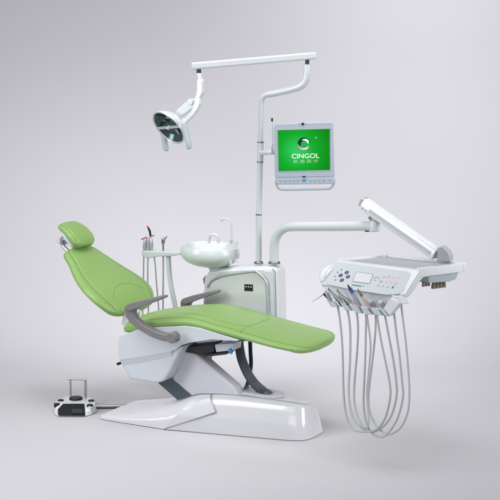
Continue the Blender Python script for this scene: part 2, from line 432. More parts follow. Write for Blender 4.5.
# black mechanism under the seat
mech = [(182, 352), (187, 346.8), (214, 343.6), (214, 352.6), (203, 355), (196, 354)]
MB().prism(P3(mech, -.17), (0, .10, 0)).build('lift_mechanism', 'dark', chair, bevel=.005)
plate = [(214.6, 344.6), (234, 343.6), (233.4, 350.4), (216, 352.2)]
MB().prism(P3(plate, -.176), (0, .09, 0)).build('unit_bracket', 'cover', chair, bevel=.003)
MB().prism(P3([(218, 345), (229, 344.6), (229, 347.6), (218, 348.4)], -.08), (0, .50, 0)).build('bracket_beam', 'slate', chair, bevel=.003)
MB().prism(P3([(203, 354.4), (226, 352.4), (226, 354.6), (203, 357.2)], -.178), (0, .10, 0)).build('slide_rail', 'dark', chair, bevel=.001)
for (x0, x1) in ((209.2, 206), (212.2, 208.6)):
    MB().tube(P3([(x0, 352), (x1, 372)], .0), .0042, 10).build('gas_spring', 'steel', chair)
q0, q1 = at(229.6, 348.5, -.2), at(231.6, 354.0, -.2)
MB().tube([q0, q0.lerp(q1, .55), q0.lerp(q1, .56), q1], [.011, .011, .008, .008], 16).build('hose_plug', 'keyblue', chair)

# --- lift links
lk = [(171, 379), (176.5, 368), (183, 352), (186, 346.5), (192.5, 351), (234, 387.5), (238, 398), (205, 404), (193, 398)]
MB().soft(P3(lk, -.15), (0, .09, 0), r=.020, rc=.02).build('lift_arm', 'link', chair)
dk = [(156, 381.5), (163, 381), (169.5, 374.5), (200, 400), (196, 412), (180, 402.5)]
MB().prism(P3(dk, -.135), (0, .17, 0)).build('lift_strut', 'slate', chair, bevel=.004)

# --- floor base
def base():
    # plan half: near and far edges of the moulded cover, X from the rear seam to the foot
    def ring(xb, xt, yn, yf, z, inset, rr=.035, z0=.004):
        """closed section across Y; foot of the section at xb, its top at xt; inset = how much the sides lean in"""
        pts = []
        A_ = [(0, z0, 0), (.05, z*.2, .2), (.14, z*.44, .44), (.20, z*.49, .49), (.52, z*.70, .70), (.86, z*.875, .875), (1.12, z*.955, .955)]
        ys = [(yn+inset*a, zz, k) for a, zz, k in A_] + [(yn+inset*1.45+.01, z*.99, .99), (yn*.72+yf*.28, z, 1), (yn*.5+yf*.5, z*1.005, 1), (yn*.28+yf*.72, z, 1), (yf-inset*1.45-.01, z*.99, .99)] + [(yf-inset*a, zz, k) for a, zz, k in A_[::-1]]
        for y, zz, k in ys: pts.append(Vector((xb+(xt-xb)*k, y, zz)))
        return pts
    # (x at floor, x at top, near y, far y, height, lean)
    st = [(-.372, -.215, -.322, .12, .200, .10), (-.25, -.14, -.298, .12, .205, .085), (-.10, -.04, -.268, .12, .207, .075), (.04, .06, -.240, .12, .205, .068), (.18, .17, -.212, .12, .200, .062),
          (.29, .265, -.190, .118, .196, .058), (.365, .325, -.168, .11, .192, .055), (.405, .36, -.140, .095, .186, .05), (.425, .378, -.10, .07, .18, .04), (.432, .385, -.055, .035, .175, .02)]
    C = cr_spline(st, 5)
    MB().loft([ring(*c) for c in C]).build('base_cover', 'base', chair, ang=50)
    # rear plate: low tongue that climbs to the lift arm
    s2 = [(-.822, -.822, -.30, .02, .018, .006), (-.80, -.80, -.316, .06, .026, .010), (-.72, -.72, -.322, .10, .036, .014), (-.60, -.60, -.322, .12, .060, .028), (-.50, -.47, -.322, .12, .094, .05), (-.42, -.36, -.321, .118, .140, .08), (-.35, -.22, -.318, .117, .197, .098), (-.25, -.13, -.294, .117, .201, .083)]
    C = cr_spline(s2, 5)
    MB().loft([ring(*c) for c in C]).build('base_plate', 'base', chair, ang=50)
    # the saddle of the rear moulding that laps over the cover, with its shadow gap
    P0, P1, P2 = (-.372, .006), (-.078, .125), (-.140, .2035)
    Y_ = [(-.372, -.322), (-.25, -.298), (-.10, -.268), (.04, -.240)]
    def yn_(x):
        for (a, ya), (b, yb) in zip(Y_, Y_[1:]):
            if x <= b: return ya+(yb-ya)*max(0, (x-a)/(b-a))
        return Y_[-1][1]
    def surf(x, z):
        prof = [(0, 0), (.2, .05), (.44, .14), (.49, .20), (.70, .52), (.875, .86), (.955, 1.12), (.99, 1.45), (1, 1.7)]
        k = min(1, z/.2055); l = 0
        for (k0, a0), (k1, a1) in zip(prof, prof[1:]):
            if k0 <= k <= k1: l = a0+(a1-a0)*(k-k0)/(k1-k0)
        lean = .092+(.07-.092)*min(1, (x+.372)/.4)
        return yn_(x-.15*k)+lean*l
    N1, N2 = 16, 14; F = []; B = []
    for i in range(N1+1):
        for j in range(N2+1):
            t = i/N1; u = j/N2
            ax, az = P0[0]+(P1[0]-P0[0])*t, P0[1]+(P1[1]-P0[1])*t
            bx, bz = P0[0]+(P2[0]-P0[0])*t, P0[1]+(P2[1]-P0[1])*t
            x, z = ax+(bx-ax)*u, az+(bz-az)*u
            y = surf(x, z); F.append(Vector((x, y-.0055, z+.002))); B.append(Vector((x, y+.012, z-.004)))
    W2 = N2+1; nf = len(F); fs = []
    for i in range(N1):
        for j in range(N2):
            q4 = (i*W2+j, (i+1)*W2+j, (i+1)*W2+j+1, i*W2+j+1); fs.append(q4); fs.append(tuple(nf+k for k in q4[::-1]))
    for i in range(N1):
        for j in (0, N2): fs.append((i*W2+j, (i+1)*W2+j, nf+(i+1)*W2+j, nf+i*W2+j))
    for j in range(N2): fs.append((N1*W2+j, N1*W2+j+1, nf+N1*W2+j+1, nf+N1*W2+j))
    MB().add(F+B, fs).build('base_saddle', 'base', chair, ang=40)
    edge = [F[i*W2]+Vector((.001, .004, -.001)) for i in range(N1+1)] + [F[N1*W2+j]+Vector((.001, .004, 0)) for j in range(1, N2+1)]
    MB().tube(edge, .0016, 8).build('base_seam', 'steel', chair)
    # flat inlay on top of the cover, behind the corrugated hose
    z = .2075
    MB().prism([(-.02, -.11, z-.006), (.20, -.10, z-.008), (.24, -.05, z-.008), (.20, .03, z-.008), (-.02, .05, z-.006)], (0, 0, .010)).build('base_inlay', 'link', chair, bevel=.003)
base()

# ================================================================== hoses from the base to the cabinet
def corrugated(name, pts, r, label, ribs=True):
    C = [Vector(p) for p in cr_spline(pts, 40)]
    t = thing(name, C[-1], label, 'hose')
    rr = [r*(1+.10*sin(i*1.25)) for i in range(len(C))] if ribs else [r]*len(C)
    MB().tube(C, rr, 16).build('hose_skin', 'rib' if ribs else 'dark', t, ang=80)
    e = C[-1]; d = (C[-1]-C[-6]).normalized()
    MB().tube([e-d*.02, e+d*.012], r*1.16, 16).build('hose_cuff', 'slate', t, bevel=.002)
corrugated('corrugated_hose', [tuple(at(*p)) for p in [(238.5, 338, .10), (239.5, 348, .06), (242, 360, .02), (247.5, 373, -.02), (255, 384, -.04), (264, 392, -.05), (268, 395, -.05)]], .025,
           'thick dark corrugated hose curving down to the chair base')
corrugated('supply_hose', [tuple(at(*p)) for p in [(250, 338, .16), (250.5, 352, .13), (251, 364, .08), (249.5, 376, .03), (247.5, 384, .0), (245.5, 390, -.02)]], .0115,
           'thin smooth black hose beside the thick corrugated one', ribs=False)

# ================================================================== side cabinet
CY = .42
cab = thing('side_cabinet', (-.3, .55, .42), 'white rounded side cabinet with grey-green panel behind the chair seat', 'cabinet')
def cabinet():
    sh = [(200.8, 342), (202.6, 292), (203.8, 278), (208.5, 270.6), (220, 268.4), (242, 266.6), (262, 266.4), (271, 266.8), (276, 269.5), (277.2, 300), (278, 342)]
    pts = P3(sh, CY)
    zt = pts[6].z
    MB().soft(pts, (0, .135, 0), r=.022, rc=.03).build('cabinet_shell', 'white', cab, ang=60)
    pn = [(203.5, 337), (205.6, 300), (207.5, 288), (212.5, 281), (222, 277), (238, 274.2), (253, 272.6), (257, 273.4), (265.2, 282.4), (266.4, 300), (267.5, 337)]
    MB().soft(P3(pn, CY-.008), (0, .03, 0), r=.005, rc=.015).build('front_panel', 'panelgrey', cab, ang=60)
    tr = [at(*p, CY-.009) for p in [(207.3, 287.4), (212.2, 280.2), (222, 276), (238, 273.1), (253.5, 271.5), (258, 272.6), (266.4, 282), (267.6, 300), (268.8, 337)]]
    tr = [Vector(p) for p in cr_spline(tr, 5)]
    MB().tube(tr, .008, 10).build('panel_trim', 'trim', cab)
    bd = [(254, 271.4), (258.4, 272.2), (267.8, 281.8), (269.2, 300), (270.2, 337), (267.0, 337), (266.2, 300), (265.2, 283), (257, 274)]
    MB().soft(P3(bd, CY-.007), (0, .02, 0), r=.004, rc=.006).build('trim_band', 'trim', cab)
    MB().tube(P3([(272.2, 268.4), (275.2, 271.6), (275.9, 300), (276.4, 340)], CY-.001), .0022, 8).build('shell_gap', 'steel', cab)
    # raised flank at the right of the panel
    fl = [(271.2, 340), (270.4, 300), (269.2, 281), (262, 273.2), (264, 270.8), (271, 271), (273.6, 275), (274.6, 340)]
    MB().soft(P3(fl, CY-.004), (0, .03, 0), r=.004, rc=.012).build('side_rib', 'white', cab)
    sw = [at(*p, CY-.0105) for p in [(244.2, 284.2), (252.8, 284.6), (252.8, 291.4), (244.2, 291)]]
    o = MB().prism(sw, (0, .012, 0)).build('power_switch', 'black', cab, bevel=.002)
    for (a, b) in ((246.0, 286.7), (248.6, 286.8), (251.1, 286.9)):
        c = at(a, b, CY-.011)
        MB().box(c, (.0045, 0, 0), (0, .0008, 0), (0, 0, .0035)).build('switch_mark', 'cover', o)
    q = at(205.2, 281, CY+.07)
    MB().tube([q+Vector((0, 0, -.02)), q+Vector((-.004, 0, .012)), q+Vector((.006, 0, .03))], [.008, .011, .007], 12).build('side_valve', 'steel', cab)
    return zt
zt = cabinet()

# ================================================================== lamp post
PY = .485
pb = at(258.7, 261.5, PY); PZ = pb.z
post = thing('lamp_post', pb, 'tall slender mint white post and level boom rising from the cabinet top', 'post')
MB().lathe((pb.x, PY, PZ-.012), (0, 0, 1), [(.028, 0), (.028, .008), (.025, .011), (.019, .011), (.018, .016)], 32).build('post_flange', 'steel', post)
def post_build():
    def px(x, y): return at(x, y, PY)
    low = [px(258.7, 262), px(258.8, 214)]
    MB().tube(low, .0180, 24).build('lower_pole', 'pole', post)
    MB().tube([px(258.9, 214.5), px(260.2, 161)], .0168, 24).build('middle_pole', 'pole', post)
    MB().tube([px(258.75, 215.2), px(258.78, 213.8)], .0188, 24).build('pole_ring', 'steel', post)
    pts = [(260.4, 143.5), (260.9, 125), (261.3, 107), (261.6, 101.5), (263.0, 97.6), (266.5, 95.2), (272, 94), (283, 91.4), (294, 88.6), (301, 86), (305.2, 81.5), (306.9, 74), (307.3, 64.4)]
    C = [at(x, y, PY) for x, y in cr_spline(pts, 6)]
    MB().tube(C, [.0150+.006*min(1, max(0, (i-28)/16)) for i in range(len(C))], 22).build('swan_neck', 'pole', post)
    a, b = at(307.2, 65, PY), at(307.3, 57.5, PY)
    MB().tube([a, b], .012, 18).build('boom_pin', 'dark', post)
    # boom: a rounded rectangular bar running forward over the chair
    A, B = at(315.8, 55.6, .525), at(191.2, 66.2, .10)
    d = (B-A).normalized(); s_ = d.cross(Vector((0, 0, 1))).normalized(); u_ = s_.cross(d)
    C = (A+B)/2
    MB().box(C, d*(B-A).length/2, s_*.026, u_*.0205).build('boom', 'pole', post, bevel=.010, seg=4)
post_build()

# ================================================================== operating lamp
def lamp():
    YL = .12
    top = at(198.8, 69.5, YL)
    t = thing('operating_lamp', top, 'white dish operating lamp with two hanging grips below the boom end', 'lamp')
    k = ppx(top)
    MB().tube([at(198.8, 68.0, YL), at(198.9, 73, YL)], .0135, 18).build('swivel_pin', 'dark', t)
    MB().tube([at(198.9, 72.2, YL), at(198.9, 75.5, YL)], [.012, .015], 18).build('swivel_collar', 'white', t)
    nk = [(197.4, 73.4), (200.2, 73.4), (200.8, 78.5), (202.4, 81), (202.4, 93), (199.6, 99), (196.8, 103.4), (192.6, 100.8), (195.4, 95.4), (196.2, 90), (196.2, 81), (197.2, 78.5)]
    MB().soft(P3(nk, YL-.016), (0, .032, 0), r=.008, rc=.012).build('neck', 'white', t)
    # dish: faces down-left and a little to the viewer
    n = (-FWD*.44 - RGT*.60 - UPV*.66).normalized()
    c = at(168.6, 127.6, YL-.02)
    R = .114
    MB().lathe(c, n, [(.0, -.076), (.035, -.073), (.07, -.060), (.095, -.040), (R, -.010), (R+.003, .0), (R, .005), (R-.006, .004), (R-.008, -.004), (.09, -.030), (.06, -.048), (.0, -.056)], 56).build('dish_shell', 'white', t, ang=50)
    MB().lathe(c, n, [(.0, -.053), (.0, -.051), (.03, -.0485), (.06, -.042), (.088, -.025), (R-.0095, .001), (R-.0085, .0)], 56, caps=False).build('reflector', 'reflector', t, ang=50)
    # bright rim ring
    a = n.orthogonal().normalized(); b = n.cross(a)
    MB().tube([c + n*.003 + (a*cos(q*2*pi/60)+b*sin(q*2*pi/60))*(R-.001) for q in range(61)], .0035, 10, cap=False).build('dish_rim', 'trim', t)
    # strut across the dish with the bulb holder in the middle
    sd = RGT - FWD*1.36 - UPV*.10; sd = (sd - n*sd.dot(n)).normalized()
    su = n.cross(sd)
    MB().box(c-n*.002, sd*(R-.004), su*.008, n*.004).build('cross_strut', 'holder', t, bevel=.002)
    MB().lathe(c+n*.002, n, [(.0, -.012), (.010, -.012), (.0105, .005), (.008, .009), (0, .010)], 24).build('bulb_holder', 'bulb', t)
    for q in (0.9, 2.2, 4.0, 5.3):
        e = c + (a*cos(q)+b*sin(q))*.062 - n*.034
        MB().box(e, (a*cos(q)+b*sin(q))*.022, n.cross(a*cos(q)+b*sin(q))*.011, n*.002).build('facet', 'chrome', t, bevel=.001)
    # yoke: two limbs from the neck to the dish
    MB().cyl(at(196.4, 101.6, YL)+Vector((0, -.075, 0)), at(196.4, 101.6, YL)+Vector((0, .0, 0)), .019).build('yoke_pivot', 'cover', t, bevel=.003)
    l1 = [(195.2, 97.6), (199.6, 98.6), (200.0, 104), (197.4, 110), (193.2, 116), (187.5, 121.4), (183.6, 125), (180.2, 122), (186, 116.4), (190.8, 110.6), (193.4, 104)]
    MB().soft(P3(l1, YL-.085), (0, .022, 0), r=.007, rc=.012).build('yoke_limb', 'white', t)
    l2 = [(196.5, 97.5), (197, 103), (192, 109), (185, 114), (178, 118.4), (172.4, 115.4), (178.6, 107.6), (186, 101.2)]
    MB().soft(P3(l2, YL+.0), (0, .022, 0), r=.006, rc=.03).build('yoke_limb', 'cover', t)
    # grips
    for (pts, Y) in (([(161.8, 126.5), (163.6, 136), (165.4, 146), (166.4, 150)], YL+.06), ([(184.2, 124), (186, 133), (188.4, 143), (189, 148)], YL-.09)):
        Cc = cr_spline(pts, 6); L = len(Cc)
        MB().tube([at(x, y, Y) for x, y in Cc]+[at(*pts[-1], Y)+Vector((.001, 0, -.007))], [.0145+.003*sin(pi*i/L) for i in range(L)]+[.007], 16).build('grip', 'handle', t)
    q = at(184, 121.5, YL-.09)
    MB().lathe(q+Vector((0, .02, 0)), (0, -1, 0), [(.0, 0), (.017, 0), (.017, .02), (.012, .025), (0, .025)], 24).build('yoke_knob', 'white', t)
lamp()

# ================================================================== monitor
def text_mesh(body, size, org, ex, ez, m, name, parent, depth=.0006, sx=1.0, off=0.0):
    cu = bpy.data.curves.new('t', 'FONT'); cu.body = body; cu.size = size; cu.align_x = 'CENTER'; cu.align_y = 'CENTER'
    cu.extrude = depth/2; cu.offset = off; cu.resolution_u = 4
    to = bpy.data.objects.new('t', cu); S.collection.objects.link(to)
    bpy.context.view_layer.update()
    me = bpy.data.meshes.new_from_object(to.evaluated_get(bpy.context.evaluated_depsgraph_get()))
    v = [q.co.copy() for q in me.vertices]; f = [tuple(p.vertices) for p in me.polygons]
    bpy.data.objects.remove(to); bpy.data.meshes.remove(me); bpy.data.curves.remove(cu)
    ey = ex.cross(ez)                          # into the surface is +ey
    mb = MB().add([org + ex*(p.x*sx) + ez*p.y - ey*p.z for p in v], f)
    return mb.build(name, m, parent, smooth=False)
def monitor():
    Ym = .44
    p0 = at(304, 152, Ym)
    # the frame faces the viewer
    yaw = radians(24)
    ex = Vector((cos(yaw), sin(yaw), 0)); ny = Vector((sin(yaw), -cos(yaw), 0)); ez = Vector((0, 0, 1))
    def q(px, py, off=0): return meet(px, py, p0 + ny*off, ny)
    t = thing('monitor', at(260.4, 152, PY), 'pale grey bezel monitor with a lit green logo screen on the post', 'monitor')
    fr_ = [(273.5, 127.0), (275.2, 124.0), (303, 122.9), (331.2, 121.8), (333.2, 124), (334.6, 176.4), (275.0, 177.8)]
    MB().prism([q(*p) for p in fr_], -ny*.032).build('bezel', 'bezel', t, bevel=.004)
    st = [(275.2, 178.4), (334.6, 177.0), (335, 181), (333.5, 184), (277.4, 184.6), (275.2, 182)]
    cs = MB().prism([q(*p) for p in st], -ny*.030).build('control_strip', 'bezel', t, bevel=.004)
    for i, x in enumerate((281, 285.4, 289.8, 294, 298, 310.5, 315, 319.5, 324, 330)):
        c = q(x, 181.1-i*.08, .001)
        MB().box(c, ex*.0050, ny*.0010, ez*.0040).build('key', 'print_blue', cs, bevel=.0006)
    c = q(304.2, 180.2, .0012); MB().box(c, ex*.011, ny*.0014, ez*.0075).build('logo_key', 'keyblue', cs, bevel=.002)
    c = q(304, 176.6, .001); MB().box(c, ex*.009, ny*.002, ez*.0035).build('infrared_window', 'black', cs, bevel=.001)
    # rail under the strip
    rl = cr_spline([(276, 181), (276.8, 185.6), (279, 188.6), (283.5, 189.6), (304, 189.4), (326, 188.9), (330.6, 188), (333.2, 185), (334.4, 180.5)], 6)
    MB().tube([q(x, y, -.012) for x, y in rl], .0068, 14).build('rail', 'bezel', t)
    scq = [(277.9, 130.4), (329.5, 129.0), (329.9, 170.0), (278.7, 171.2)]
    pts = [q(*p, .0006) for p in scq]
    gm = screen_mat(tuple(q(297, 151, .001)), .20, 0)
    scr = MB().prism(pts, -ny*.004).build('screen', gm, t, smooth=False)
    # inner bezel lip
    lip = [q(*p, .001) for p in [(277.3, 129.8), (330.1, 128.4), (330.5, 170.6), (278.1, 171.8)]]
    MB().tube(lip+[lip[0]], .0014, 6).build('screen_lip', 'trim', t)
    # logo
    s = ppx(p0)
    tilt = radians(1.5); tx = ex*cos(tilt)+ez*sin(tilt); tz = ez*cos(tilt)-ex*sin(tilt)
    text_mesh('CINGOL', 6.7*s, q(305.3, 156.2, .0012), tx, tz, 'logo_white', 'wordmark', scr, sx=1.10, off=.010*6.7*s)
    text_mesh('新 格 医 疗', 3.7*s, q(305.8, 161.6, .0012), tx, tz, 'logo_soft', 'wordmark', scr, sx=1.42)
    text_mesh('®', 2.8*s, q(316, 137.8, .0012), tx, tz, 'logo_soft', 'registered_mark', scr)
    def cres(name, cx, cy, R, a0, a1, th, m, off, n=40, sq=1.0):
        c = q(cx, cy, off); out = []; inn = []
        for i in range(n+1):
            a = radians(a0+(a1-a0)*i/n); w = th*sin(pi*min(max(i/n, 0.02), .98))**.7
            for L, r in ((out, R), (inn, R-w)): L.append(c + (ex*cos(a) + ez*sin(a)*sq)*r*s)
        mb = MB(); v = out+inn; N = n+1
        mb.add(v, [(i, i+1, N+i+1, N+i) for i in range(n)])
        mb.add([p-ny*.0008 for p in v], [(N+i, N+i+1, i+1, i) for i in range(n)])
        mb.build(name, m, scr, smooth=False)
    cres('logo_swirl', 304.0, 143.9, 6.4, 10, 262, 3.6, 'logo_dark', .0012)
    cres('logo_swirl', 304.0, 144.1, 6.2, 178, 330, 2.0, 'logo_pink', .0020)
    cres('logo_swirl', 305.0, 143.4, 4.6, -40, 135, 2.4, 'logo_white', .0016)
    cres('logo_swirl', 305.6, 143.6, 4.2, 150, 400, 2.4, 'logo_mid', .0018)
    cres('logo_swirl', 304.2, 144.4, 4.6, 235, 345, 1.0, 'logo_white', .0024)
    # camera, antenna
    c = q(302.8, 123.9, .002); MB().lathe(c, ny, [(0, -.004), (.0075, -.004), (.0075, .003), (.004, .004), (0, .004)], 20).build('camera_eye', 'black', t)
    c = q(302.8, 123.6, .0); MB().box(c-ny*.01, ex*.026, ny*.011, ez*.006).build('camera_hump', 'bezel', t, bevel=.004)
    MB().tube([q(272.4, 146, -.02), q(272.1, 121, -.02)], .0032, 10).build('antenna', 'trim', t)
    MB().tube([q(272.1, 121.5, -.02), q(272.05, 118, -.02)], .0055, 12).build('antenna_tip', 'black', t, bevel=.001)
    MB().box(q(272.1, 148.3, -.026), ex*.006, ny*.012, ez*.030).build('mount_plate', 'trim', t, bevel=.003)
    # arm and the sleeve on the post
    sl0, sl1 = at(260.15, 161.5, PY), at(260.55, 142.5, PY)
    MB().tube([sl0, sl1], .0192, 24).build('sleeve', 'pole', t)
    d = (sl1-sl0).normalized()
    for e in (sl0-d*.002, sl1+d*.002):
        MB().tube([e-d*.0035, e+d*.0035], .0200, 24).build('sleeve_ring', 'steel', t)
    MB().tube([at(260.4, 153.2, PY), q(270.5, 152.3, -.03), q(277, 152, -.035)], [.015, .014, .013], 18).build('arm', 'pole', t)
monitor()

# ================================================================== spittoon
def spittoon():
    Ys = .47
    c = at(210.2, 254, Ys); k = ppx(c)
    t = thing('spittoon', at(217, 267, Ys), 'round pale spittoon bowl with two spouts perched on the cabinet top', 'spittoon')
    ax = Vector((.05, 0, 1)).normalized()
    R = 30.2*k
    prof = [(0, -.076), (R*.34, -.0735), (R*.56, -.066), (R*.77, -.050), (R*.92, -.027), (R*.985, -.008), (R, .008), (R*.99, .026), (R*.965, .042), (R*.945, .050), (R*.92, .049), (R*.90, .04), (R*.84, .0), (R*.6, -.035), (R*.2, -.05), (0, -.052)]
    MB().lathe(c, ax, prof, 64).build('bowl', 'bowl', t, ang=60)
    f = at(217.5, 266.5, Ys)
    MB().lathe(f+Vector((0, .02, -.02)), (0, 0, 1), [(0, 0), (.064, 0), (.064, .020), (.058, .026), (.05, .034), (0, .034)], 40).build('bowl_foot', 'white', t)
    q = at(187.6, 259.8, Ys-.10)
    MB().lathe(q+Vector((0, .02, 0)), (-.1, -1, .0), [(0, 0), (.014, 0), (.014, .022), (.009, .028), (0, .028)], 24).build('drain_knob', 'trim', t)
    # cup filler: low spout
    pts = cr_spline([(209, 243), (209.4, 237.4), (211.2, 235.2), (214, 234.7), (216.8, 235.3), (218, 238), (218.2, 243)], 6)
    MB().tube([at(x, y, Ys+.02) for x, y in pts], .0088, 16).build('cup_filler', 'white', t)
    pts = cr_spline([(231.6, 243), (231.6, 232), (231.5, 226), (230.6, 222), (228.2, 219.4), (225, 218.8), (222.4, 219.6), (221, 221.6)], 6)
    MB().tube([at(x, y, Ys+.04) for x, y in pts], .0050, 14).build('rinse_spout', 'bowl', t)
    MB().tube([at(231.6, 244, Ys+.04), at(231.6, 239.6, Ys+.04)], [.013, .010], 16).build('spout_base', 'trim', t)
    for (x, y0, y1, Y, r) in ((236.2, 246, 240.8, Ys-.02, .009), (230.8, 264.5, 260.2, Ys-.12, .007), (236.6, 262.5, 259, Ys-.11, .007)):
        MB().tube([at(x, y0, Y), at(x, y1, Y)], [r, r*.85], 14).build('valve', 'white', t, bevel=.002)
spittoon()

# ================================================================== assistant tool stand and tools
def tool_stand():
    Ya = .40
    t = thing('tool_stand', at(178, 318, Ya), 'mint white tool holder on a bent post behind the armrest', 'tool holder')
    hd = [(141.3, 252.3), (144, 251.0), (160, 251.2), (172, 251.8), (181, 251.2), (181, 254.8), (172, 256.2), (158, 256.6), (149, 258.2), (143, 257.6), (141.2, 255.2)]
    MB().prism(P3(hd, Ya-.035), (0, .07, 0)).build('holder_plate', 'pole', t, bevel=.006)
    pts = cr_spline([(168.2, 254), (168.8, 264), (169.6, 276), (171.8, 290), (175, 305), (178, 325), (179, 340)], 6)
    MB().tube([at(x, y, Ya) for x, y in pts], .0155, 18).build('bent_post', 'pole', t)
    for x in (144.2, 148.2, 152.3, 163.4):
        MB().lathe(at(x, 253.0, Ya-.012), (0, 0, 1), [(0, 0), (.013, 0), (.014, .012), (.010, .014), (0, .014)], 20).build('socket', 'trim', t)
tool_stand()
def tool(name, label, x, parts, hose, Y=.388, hm='hose', hr=.0045):
    t = thing(name, at(x, 252, Y), label, 'dental tool', 'tools standing in the assistant holder')
    for nm, m, pts, r in parts:
        r = r if isinstance(r, list) else [r]*len(pts)
        MB().tube([at(a, b, Y) for a, b in pts], r, 14).build(nm, m, t, bevel=.0008)
    C = cr_spline(hose, 8)
    MB().tube([at(a, b, Y) for a, b in C], hr, 10).build('hose', hm, t)
tool('suction_handpiece', 'grey suction handpiece with a flat red lever at the outer end of the tool holder', 144.8,
     [('grip', 'alu', [(144.6, 252), (144.8, 246), (145.2, 240), (146, 238.4)], [.010, .013, .011, .006]), ('clip', 'red', [(141.4, 239.3), (147.0, 237.2)], .0042)],
     [(143.8, 253), (143.5, 270), (143.2, 290), (142.6, 312), (142.5, 330)])
tool('suction_handpiece', 'grey handpiece with a bent black tip and red collar in the tool holder', 148.9,
     [('grip', 'alu', [(148.6, 252), (148.5, 245), (149.0, 239.5), (150.4, 236.2)], [.010, .0125, .010, .006]), ('tip', 'black', [(150.6, 236.4), (149.8, 231), (148.0, 227.3)], [.0065, .007, .0055]),
      ('tip_ring', 'red', [(148.1, 227.6), (147.0, 225.8)], [.0055, .0045]), ('clip', 'red', [(150.6, 236.2), (154, 235.5)], .004)],
     [(148.4, 253), (147.7, 265), (147.8, 290), (148.4, 312), (148.6, 330)])
tool('suction_handpiece', 'slim bare grey handpiece on the post side of the tool cluster', 152,
     [('grip', 'alu', [(151.6, 252), (151.4, 245), (151.2, 240), (150.8, 238)], [.009, .0115, .010, .006])],
     [(153.6, 254), (155.2, 265), (156.4, 282), (157.8, 298), (159, 315), (159.5, 330)])
tool('air_syringe', 'thin steel air and water syringe standing alone nearest the bent post', 163.2,
     [('stem', 'steel', [(163.2, 252), (163.2, 243)], .0055), ('head', 'steel', [(163.2, 243.5), (163.2, 239.5), (162.4, 238.2)], [.010, .012, .006]), ('nozzle', 'steel', [(163.6, 241), (165.2, 238.4), (167, 236.4)], [.0055, .005, .0035])],
     [(163.2, 253), (163.2, 275), (163, 300), (163.2, 330)], hr=.0055)

# ================================================================== delivery arm
EY = .30
arm = thing('tray_stand', at(274.5, 261.5, .52), 'thick white swing arm with a sloping spring arm carrying the tray', 'tray stand')
def delivery_arm():
    fb = at(274.3, 261.5, .475)
    MB().lathe(fb+Vector((0, 0, -.012)), (0, 0, 1), [(.036, 0), (.036, .008), (.033, .011), (.029, .011), (.028, .016)], 36).build('arm_flange', 'steel', arm)
    pts = [(274.2, 262, .475), (274.2, 250, .475), (275.2, 240.5, .472), (278.8, 232.8, .468), (285, 228, .46), (294, 226.6, .45), (320, 226.4, .41), (350, 226.2, .36), (374, 226.0, .305)]
    C = cr_spline(pts, 8)
    MB().tube([at(*c) for c in C], .0275, 28).build('swing_pipe', 'pole', arm)
    c = at(374.6, 226, EY)
    MB().lathe(c+Vector((0, 0, -.030)), (0, 0, 1), [(0, 0), (.026, 0), (.031, .006), (.031, .052), (.026, .060), (.018, .064), (.018, .078), (0, .078)], 32).build('elbow', 'pole', arm)
    MB().box(at(367, 231.2, EY-.03), (.012, 0, 0), (0, .004, 0), (0, 0, .003)).build('elbow_slot', 'black', arm)
    MB().box(at(372.5, 216.5, EY), (.010, 0, -.010), (0, .016, 0), (.012, 0, .018)).build('elbow_neck', 'steel', arm, bevel=.004)
    # spring arm: tapered box tube
    A, B = at(364.8, 203.5, EY), at(437.2, 254.0, .18)
    d = (B-A).normalized(); s_ = d.cross(Vector((0, 0, 1))).normalized(); u_ = s_.cross(d)
    def sec(c, w, h): 
        pr = [(-1, -1), (1, -1), (1, .15), (.62, 1), (-.62, 1), (-1, .15)]
        return [c + s_*a*w + u_*b*h for a, b in pr]
    MB().loft([sec(A-d*.006, .024, .024), sec(A, .033, .033), sec(A.lerp(B, .5), .032, .032), sec(B, .030, .031)]).build('spring_arm', 'white', arm, bevel=.007, seg=4)
    g = s_ if s_.dot(FWD) < 0 else -s_
    MB().box((A+B)/2 + g*.033 - u_*.004 + d*.02, d*(B-A).length*.42, g*.0012, u_*.010).build('arm_inlay', 'console', arm, bevel=.001)
    MB().box(A-d*.012+u_*.004, d*.010, s_*.027, u_*.026).build('arm_cap', 'trim', arm, bevel=.005)
    for k in (.02, .045):
        MB().lathe(A+d*(k+.0)+g*.033-u_*.015, g, [(0, -.004), (.004, -.004), (.004, .0015), (0, .0018)], 12).build('screw', 'steel', arm)
    c = at(443.5, 254.5, .12)
    kn = [(437, 250.5), (438.2, 247.5), (440.5, 246.4), (443.5, 247.6), (447.5, 251.5), (449.6, 256), (450, 262), (436.5, 262)]
    MB().soft(P3(kn, .15), (0, .06, 0), r=.006, rc=.012).build('knuckle', 'mat', arm)
delivery_arm()

